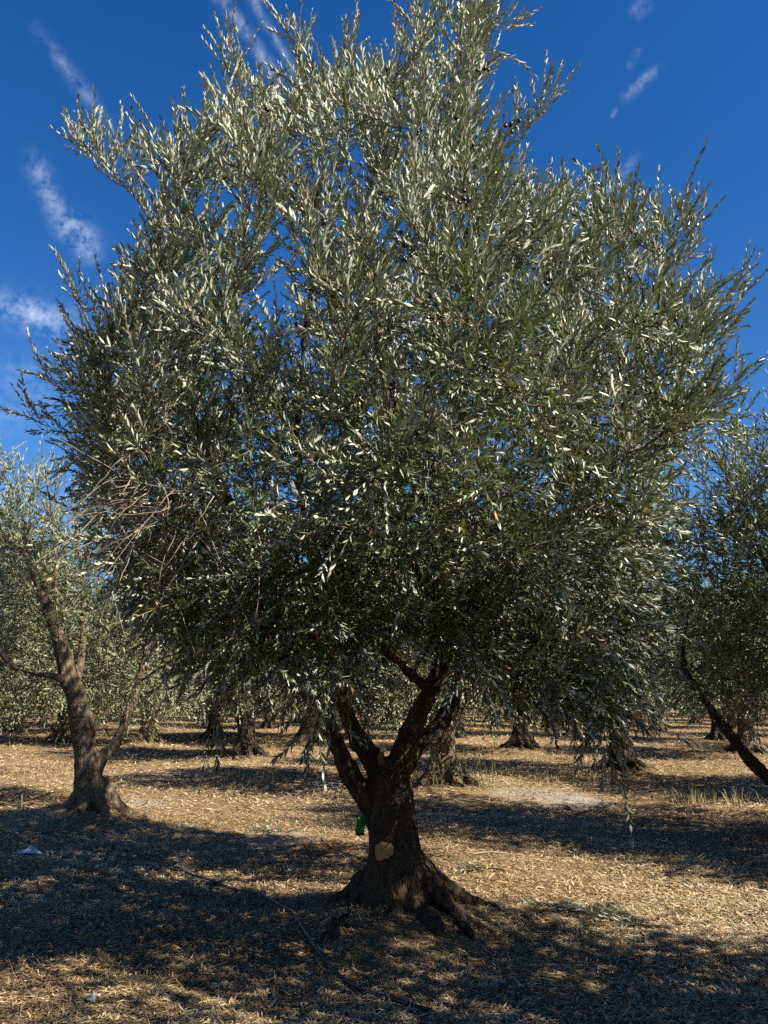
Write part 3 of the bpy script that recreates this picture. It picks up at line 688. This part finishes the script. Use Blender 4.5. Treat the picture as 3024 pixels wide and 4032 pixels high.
# the shade-casting trees of the row beside the camera
VI = np.array([4.85, 3.1]); VJ = np.array([-4.05, 4.6])
place((4.6, 1.95), 0, .8, 1.15, 'olive tree beside the photographer whose shade covers the lower right ground')
place((-4.75, 2.7), 1, 2.0, .95, 'olive tree left of the photographer just outside the picture')
for k_, (p, lab) in enumerate((((7.6, 6.7), 'olive tree beyond the right edge, shading the middle ground'), ((8.2, -2.2), 'olive tree far right behind the photographer'), ((3.2, -1.3), 'olive tree in the row behind the photographer'), ((-4.9, -2.6), 'olive tree behind the photographer on the left'))):
    place(p, k_ % 3, k_ * 1.7, 1.0, lab)
FARLAB = 'olive tree far back in the orchard rows behind the nearer trunks'
for i in range(-1, 12):
    for j in range(-1, 12):
        p = MAIN[:2] + VI * i + VJ * j
        if p[1] < 9 or p[1] > 75 or abs(p[0]) > 5 + .62 * p[1]: continue
        p = p + rp.uniform(-.3, .3, 2)
        if min(np.hypot(*(p - u[:2])) for u in used) < 3.4: continue
        used.append(np.array([p[0], p[1], 0])); MOUNDS.append((p[0], p[1], .1, .8)) if p[1] < 30 else None
        place(p, int(rp.integers(3)), rp.uniform(0, 6.28), rp.uniform(1.0, 1.2), FARLAB, 'olive trees in the far rows')

# suckers round the foot of the tree behind the trunk
sc = mids['c']; sk = Tubes(); B, D, Nn, L = [], [], [], []; rs = np.random.default_rng(9)
inv = 1 / sc.scale[0]
for k in range(26):
    a = rs.uniform(0, 6.28); r_ = rs.uniform(.35, .85); p = np.array([math.cos(a) * r_, math.sin(a) * r_, .02]); h = rs.uniform(.3, .8)
    d = nrm(np.array([rs.normal(0, .15), rs.normal(0, .15), 1])); t = np.linspace(0, 1, 6)[:, None]; P = p + d * h * t; sk.add(P, np.linspace(.005, .002, 6), 4)
    ns = int(h / .03)
    for q in range(ns):
        f = (q + .5) / ns
        for sg in (1, -1):
            az = q * 1.57 + rs.normal(0, .3); s_ = np.array([math.cos(az), math.sin(az), 0]) * sg; B.append(p + d * h * f); D.append(s_ + [0, 0, .8]); Nn.append(np.array([0, 0, 1]) - s_ * .5); L.append(rs.uniform(.03, .055))
B = np.array(B); V, Fc, k8 = leaves(B, np.array(D), np.array(Nn), np.array(L), np.full(len(B), .014), np.full(len(B), .05), False)
obj('sucker_sprays', combine('sucker_sprays', [(V, Fc, np.repeat(rs.random(len(B)), k8), M_LEAF2), (np.vstack(sk.V), np.vstack(sk.F), None, M_STEM)]), sc)

# ------------------------------------------------------------------ ground
def nonuni(lim, near, step0, growth):
    v = [0.0]; s = step0
    while v[-1] < lim:
        v.append(v[-1] + s)
        if v[-1] > near: s *= growth
    return np.array(v)
gx = nonuni(420, 7, .085, 1.09); gx = np.concatenate([-gx[:0:-1], gx]); gy = np.concatenate([-nonuni(60, 1, .5, 1.25)[:0:-1], nonuni(620, 16, .085, 1.09)])
X, Y = np.meshgrid(gx, gy); Z = gz(X, Y); fade = np.clip((80 - np.hypot(X, Y)) / 40, 0, 1); Z = Z * fade
nx, ny = len(gx), len(gy); i = np.arange(ny - 1)[:, None] * nx; j = np.arange(nx - 1)[None]
Fg = np.stack([i + j, i + j + 1, i + nx + j + 1, i + nx + j], -1).reshape(-1, 4)
gro = obj('ground', mesh_np('ground', np.stack([X, Y, Z], -1).reshape(-1, 3), Fg, M_GROUND, smooth=True)); tag(gro, kind='structure')

# leaf litter: single fallen leaves, straw and chips
rl_ = np.random.default_rng(55)
def frustum(n, y0, y1, pw=0.0):
    y = np.sqrt(rl_.uniform(y0 * y0, y1 * y1, n)); x = rl_.uniform(-.56, .56, n) * y + rl_.uniform(-.3, .3, n); return x, y
LV, LF, LR, off = [], [], [], 0
for n, y0, y1, l0, w0, lift in ((135000, 2.9, 6.5, .050, .0088, .011), (120000, 6.5, 11, .060, .0112, .013), (90000, 11, 22, .10, .020, .018), (60000, 22, 45, .17, .035, .02)):
    x, y = frustum(n, y0, y1)
    if y0 < 12:                           # bare patches
        pn = np.sin(x * 1.9 + 1.2 * np.sin(y * 1.3)) + np.sin(y * 2.3 + x * .7 + 2) + .8 * np.sin(x * 4.1 - y * 3.3); keep = rl_.random(n) < np.clip(.97 - .42 * np.maximum(pn - .7, 0), .12, 1)
        for p, r_, s_ in ASH: keep &= ~((np.hypot((x - p[0]), (y - p[1])) < r_ * .7) & (rl_.random(n) < s_ * .7))
        x, y = x[keep], y[keep]
    n = len(x); z = gz(x, y) + rl_.uniform(.002, lift, n); az = rl_.uniform(0, 6.283, n)
    tilt = rl_.normal(0, .22, n); D = np.stack([np.cos(az) * np.cos(tilt), np.sin(az) * np.cos(tilt), np.sin(tilt)], 1)
    Nn = np.stack([rl_.normal(0, .3, n), rl_.normal(0, .3, n), np.ones(n)], 1)
    Ls = l0 * rl_.lognormal(-.18, .38, n).clip(.3, 1.7); Ws = w0 * rl_.uniform(.6, 1.2, n); straw = rl_.random(n) < .16; Ls[straw] *= 1.9; Ws[straw] *= .32
    V, Fc, k = leaves(np.stack([x, y, z], 1), D, Nn, Ls, Ws, rl_.normal(0, .12, n), False, .10)
    rv = np.clip(rl_.beta(2.2, 1.8, n) + .12 * np.sin(x * .9 + 2 * np.sin(y * .6)) , 0, 1)
    LV.append(V); LF.append(Fc + off); LR.append(np.repeat(rv, k)); off += len(V)
tag(obj('leaf_litter', mesh_np('leaf_litter', np.vstack(LV), np.vstack(LF), M_LITTER, np.concatenate(LR))), 'dry fallen olive leaves and straw covering the orchard floor', 'leaf litter', kind='stuff')

# dry grass
GV, GF, go_ = [], [], 0; rg = np.random.default_rng(66)
for (x0, y0, sx, sy, n, h) in ((2180, 3060, 260, 30, 330, .13), (2500, 3075, 330, 25, 150, .12), (2700, 3150, 120, 20, 80, .18), (2900, 3180, 90, 15, 60, .22), (2740, 3165, 40, 12, 60, .2), (1000, 3075, 170, 30, 320, .15), (1900, 3040, 200, 18, 200, .14), (240, 3050, 150, 14, 60, .14), (700, 2960, 300, 30, 180, .14), (1900, 2990, 400, 20, 240, .16)):
    for k in range(n):
        p = on_ground(x0 + rg.normal(0, sx * .6), y0 + rg.normal(0, sy * .6)); p[2] = float(gz(p[0], p[1])); hh = h * rg.uniform(.4, 1.3); a = rg.uniform(0, 6.28); ln = rg.uniform(.1, .9)
        w_ = .004; sd = np.array([1, rg.normal(0, .3), 0]) * w_; d = np.array([math.cos(a) * ln, math.sin(a) * ln, 1]) * hh; mid = p + d * .55 + [0, 0, hh * .1]
        GV += [p - sd, p + sd, mid + sd * .7, mid - sd * .7, p + d - [0, 0, ln * hh * .3]]; b = go_; GF += [(b, b + 1, b + 2), (b, b + 2, b + 3), (b + 3, b + 2, b + 4)]; go_ += 5
tag(obj('dry_grass', mesh_np('dry_grass', np.array(GV), GF, M_GRASS)), 'thin dry grass tufts standing in the orchard floor', 'grass', kind='stuff')

# ------------------------------------------------------------------ small things on the ground
def laid(pix, lift=.02, per=8):
    P = crspline([on_ground(a, b) for a, b in pix], per); P[:, 2] = gz(P[:, 0], P[:, 1]) + lift; return P
hz = Tubes(); hz.add(laid([(88, 3225), (95, 3258), (150, 3285), (290, 3305), (420, 3345), (560, 3385), (700, 3425), (900, 3485), (1040, 3545), (1120, 3605), (1180, 3690), (1230, 3770), (1300, 3830), (1400, 3888), (1500, 3932), (1600, 3968), (1700, 3990)], .019), .0092, 8)
tag(obj('drip_hose', hz.mesh('drip_hose', M_HOSE)), 'thin black drip irrigation hose snaking over the litter past the tree foot', 'hose')
def scrap(name, pix, size, seed, m, label, cat, hgt=.05):
    r_ = np.random.default_rng(seed); p = on_ground(*pix); p[2] = float(gz(p[0], p[1])) + .016; n = 7; V = []
    for i in range(n):
        for j in range(n):
            u, v = i / (n - 1) - .5, j / (n - 1) - .5; rr_ = 1 + .18 * math.sin(3 * math.atan2(v, u) + seed)
            V.append((u * size[0] * rr_, v * size[1] * rr_, hgt * max(0, math.exp(-((u - .05) ** 2 + (v) ** 2) * 22)) + r_.normal(0, .003) + .004))
    Fq = [(i * n + j, (i + 1) * n + j, (i + 1) * n + j + 1, i * n + j + 1) for i in range(n - 1) for j in range(n - 1)]
    o = obj(name, mesh_np(name, V, Fq, m), None, tuple(p)); s_ = o.modifiers.new('t', 'SOLIDIFY'); s_.thickness = .002
    return tag(o, label, cat)
scrap('paper_scrap', (115, 3362), (.24, .16), 3, M_PAPER, 'crumpled white scrap lying on shaded litter at far left', 'litter scrap', .07)
scrap('paper_scrap', (362, 3960), (.05, .08), 5, M_STAKE, 'small grey scrap on the litter at lower left', 'litter scrap', .03)
def stick(name, pix, r0, m, label, cat='stick', side=(), lift=.02):
    t = Tubes(); P = laid(pix, lift); t.add(P, np.linspace(r0, r0 * .6, len(P)), 7)
    for a in side: Q = laid(a, lift + .01); t.add(Q, np.linspace(r0 * .6, r0 * .3, len(Q)), 6)
    return tag(obj(name, t.mesh(name, m), None), label, cat)
stick('fallen_stick', [(1265, 3318), (1320, 3348), (1390, 3368), (1470, 3378)], .013, M_BRANCH, 'brown stick on sunlit litter touching the left of the big trunk', side=([(1300, 3338), (1278, 3330), (1262, 3335)],))
stick('wood_chip', [(830, 3888), (862, 3882), (893, 3868)], .012, M_CHIP, 'pale split wood piece on the shaded litter at lower left', 'wood chip')
stick('fallen_stick', [(1098, 3790), (1085, 3850), (1072, 3930)], .009, M_BRANCH, 'dark thin stick on shaded litter left of the hose bend')
stick('fallen_stick', [(210, 3570), (330, 3555), (400, 3560), (470, 3572)], .006, M_DEAD, 'thin pale twig lying in the dappled light at left', side=([(300, 3558), (315, 3530), (312, 3518)],))
stick('fallen_stick', [(940, 3622), (985, 3615), (1025, 3600)], .012, M_CHIP, 'short pale stick on the shaded litter left of the trunk foot')
stick('fallen_stick', [(1860, 3380), (1990, 3372), (2100, 3378)], .008, M_DEAD, 'long straw-coloured stick along the shadow edge right of the big trunk')
# reddish dead brush
t = Tubes(); rb = np.random.default_rng(12); pc = on_ground(1245, 3345)
for k in range(60):
    p = pc + np.array([rb.normal(0, .13), rb.normal(0, .10), 0]); p[2] = float(gz(p[0], p[1])) + .015; a = rb.uniform(0, 6.28); l_ = rb.uniform(.06, .2); t.add([p, p + np.array([math.cos(a) * l_ * .5, math.sin(a) * l_ * .5, rb.uniform(.01, .05)]), p + np.array([math.cos(a) * l_, math.sin(a) * l_, rb.uniform(0, .04)])], [.003, .0025, .001], 3)
tag(obj('dead_brush', t.mesh('dead_brush', M_REDTWIG)), 'reddish tuft of dead needles on sunlit ground left of the big trunk', 'dead brush')
# cut leafy branch on the right
def leafy(pix, label, seed, side, Ll=.07):
    r_ = np.random.default_rng(seed); root = thing('cut_branch', label, 'cut branch'); P = laid(pix, .025); t = Tubes(); t.add(P, np.linspace(.010, .004, len(P)), 6); B, D, Nn, L = [], [], [], []
    for k in range(side):
        q = r_.uniform(.25, 1); i_ = min(len(P) - 2, int(q * (len(P) - 1))); p = P[i_]; tt = nrm(P[i_ + 1] - P[i_]); a = r_.choice([-1, 1]) * r_.uniform(.3, .8); d = np.array([tt[0] * math.cos(a) - tt[1] * math.sin(a), tt[0] * math.sin(a) + tt[1] * math.cos(a), r_.uniform(.05, .35)])
        l_ = r_.uniform(.15, .32); Q = p + d * np.linspace(0, l_, 9)[:, None]; t.add(Q, np.linspace(.003, .0012, 9), 4)
        for w_ in range(1, 9):
            for sg in (1, -1): sv = np.cross(d, [0, 0, 1]) * sg; B.append(Q[w_]); D.append(nrm(d) + nrm(sv) * .9 + r_.normal(0, .2, 3)); Nn.append(np.array([0, 0, r_.choice([1, 1, -1])]) + r_.normal(0, .3, 3)); L.append(Ll * r_.uniform(.7, 1.1))
    B = np.array(B); V, Fc, k = leaves(B, np.array(D), np.array(Nn), np.array(L), np.full(len(B), .015), np.full(len(B), .05), True)
    obj('stem', t.mesh('stem', M_BRANCH), root); obj('leaves', mesh_np('leaves', V, Fc, M_LEAF, np.repeat(r_.random(len(B)) * .9, k)), root)
leafy([(2650, 3662), (2520, 3650), (2380, 3628), (2270, 3600), (2180, 3588)], 'cut olive branch with grey-green leaves lying in the sun at right', 3, 16)
leafy([(1990, 3440), (1930, 3430), (1870, 3428)], 'small leafy twig on sunny litter just right of the trunk', 4, 5)
leafy([(1170, 3265), (1120, 3275), (1060, 3262)], 'leafy twig fallen on the pale dusty patch left of the trunk', 6, 6)
leafy([(2160, 3905), (2100, 3895), (2050, 3900)], 'few green leaves on the shaded litter at lower right', 7, 4)
# fallen olive stakes and broken limbs in the rows behind
def standing(name, pix, h, r0, m, label, cat, lean=(0, 0)):
    p = on_ground(*pix); p[2] = float(gz(p[0], p[1])) - .03; t = Tubes(); P = crspline([p, p + [lean[0] * .5, lean[1] * .5, h * .55], p + [lean[0], lean[1], h]], 5); t.add(P, np.linspace(r0, r0 * .5, len(P)), 7); return tag(obj(name, t.mesh(name, m)), label, cat)
standing('riser_stake', (85, 3195), .24, .009, M_STAKE, 'short pale stake standing in dappled shade at far left', 'stake', (-.02, 0))
standing('broken_branch', (60, 2895), .42, .05, M_BARK, 'black broken branch standing up beside the shaded trunk at the far left edge', 'broken branch', (.55, 0))
standing('broken_branch', (118, 2898), .38, .05, M_BARK, 'second broken branch sticking up, between the edge trunk and the forked trunk', 'broken branch', (.6, 0))
standing('dry_stalk', (2272, 3225), .14, .006, M_BARK, 'thin dark stalk standing in shade below the hanging twig', 'stalk', (-.01, 0))
standing('dry_stalk', (1735, 3560), .34, .003, M_BRANCH, 'tall thin dry stalk standing right of the trunk foot', 'stalk', (.03, 0))
stick('fallen_log', [(800, 2985), (860, 2990), (930, 2998)], .10, M_BARK, 'dark log lying left of the broad black trunk foot', 'log', lift=.08)
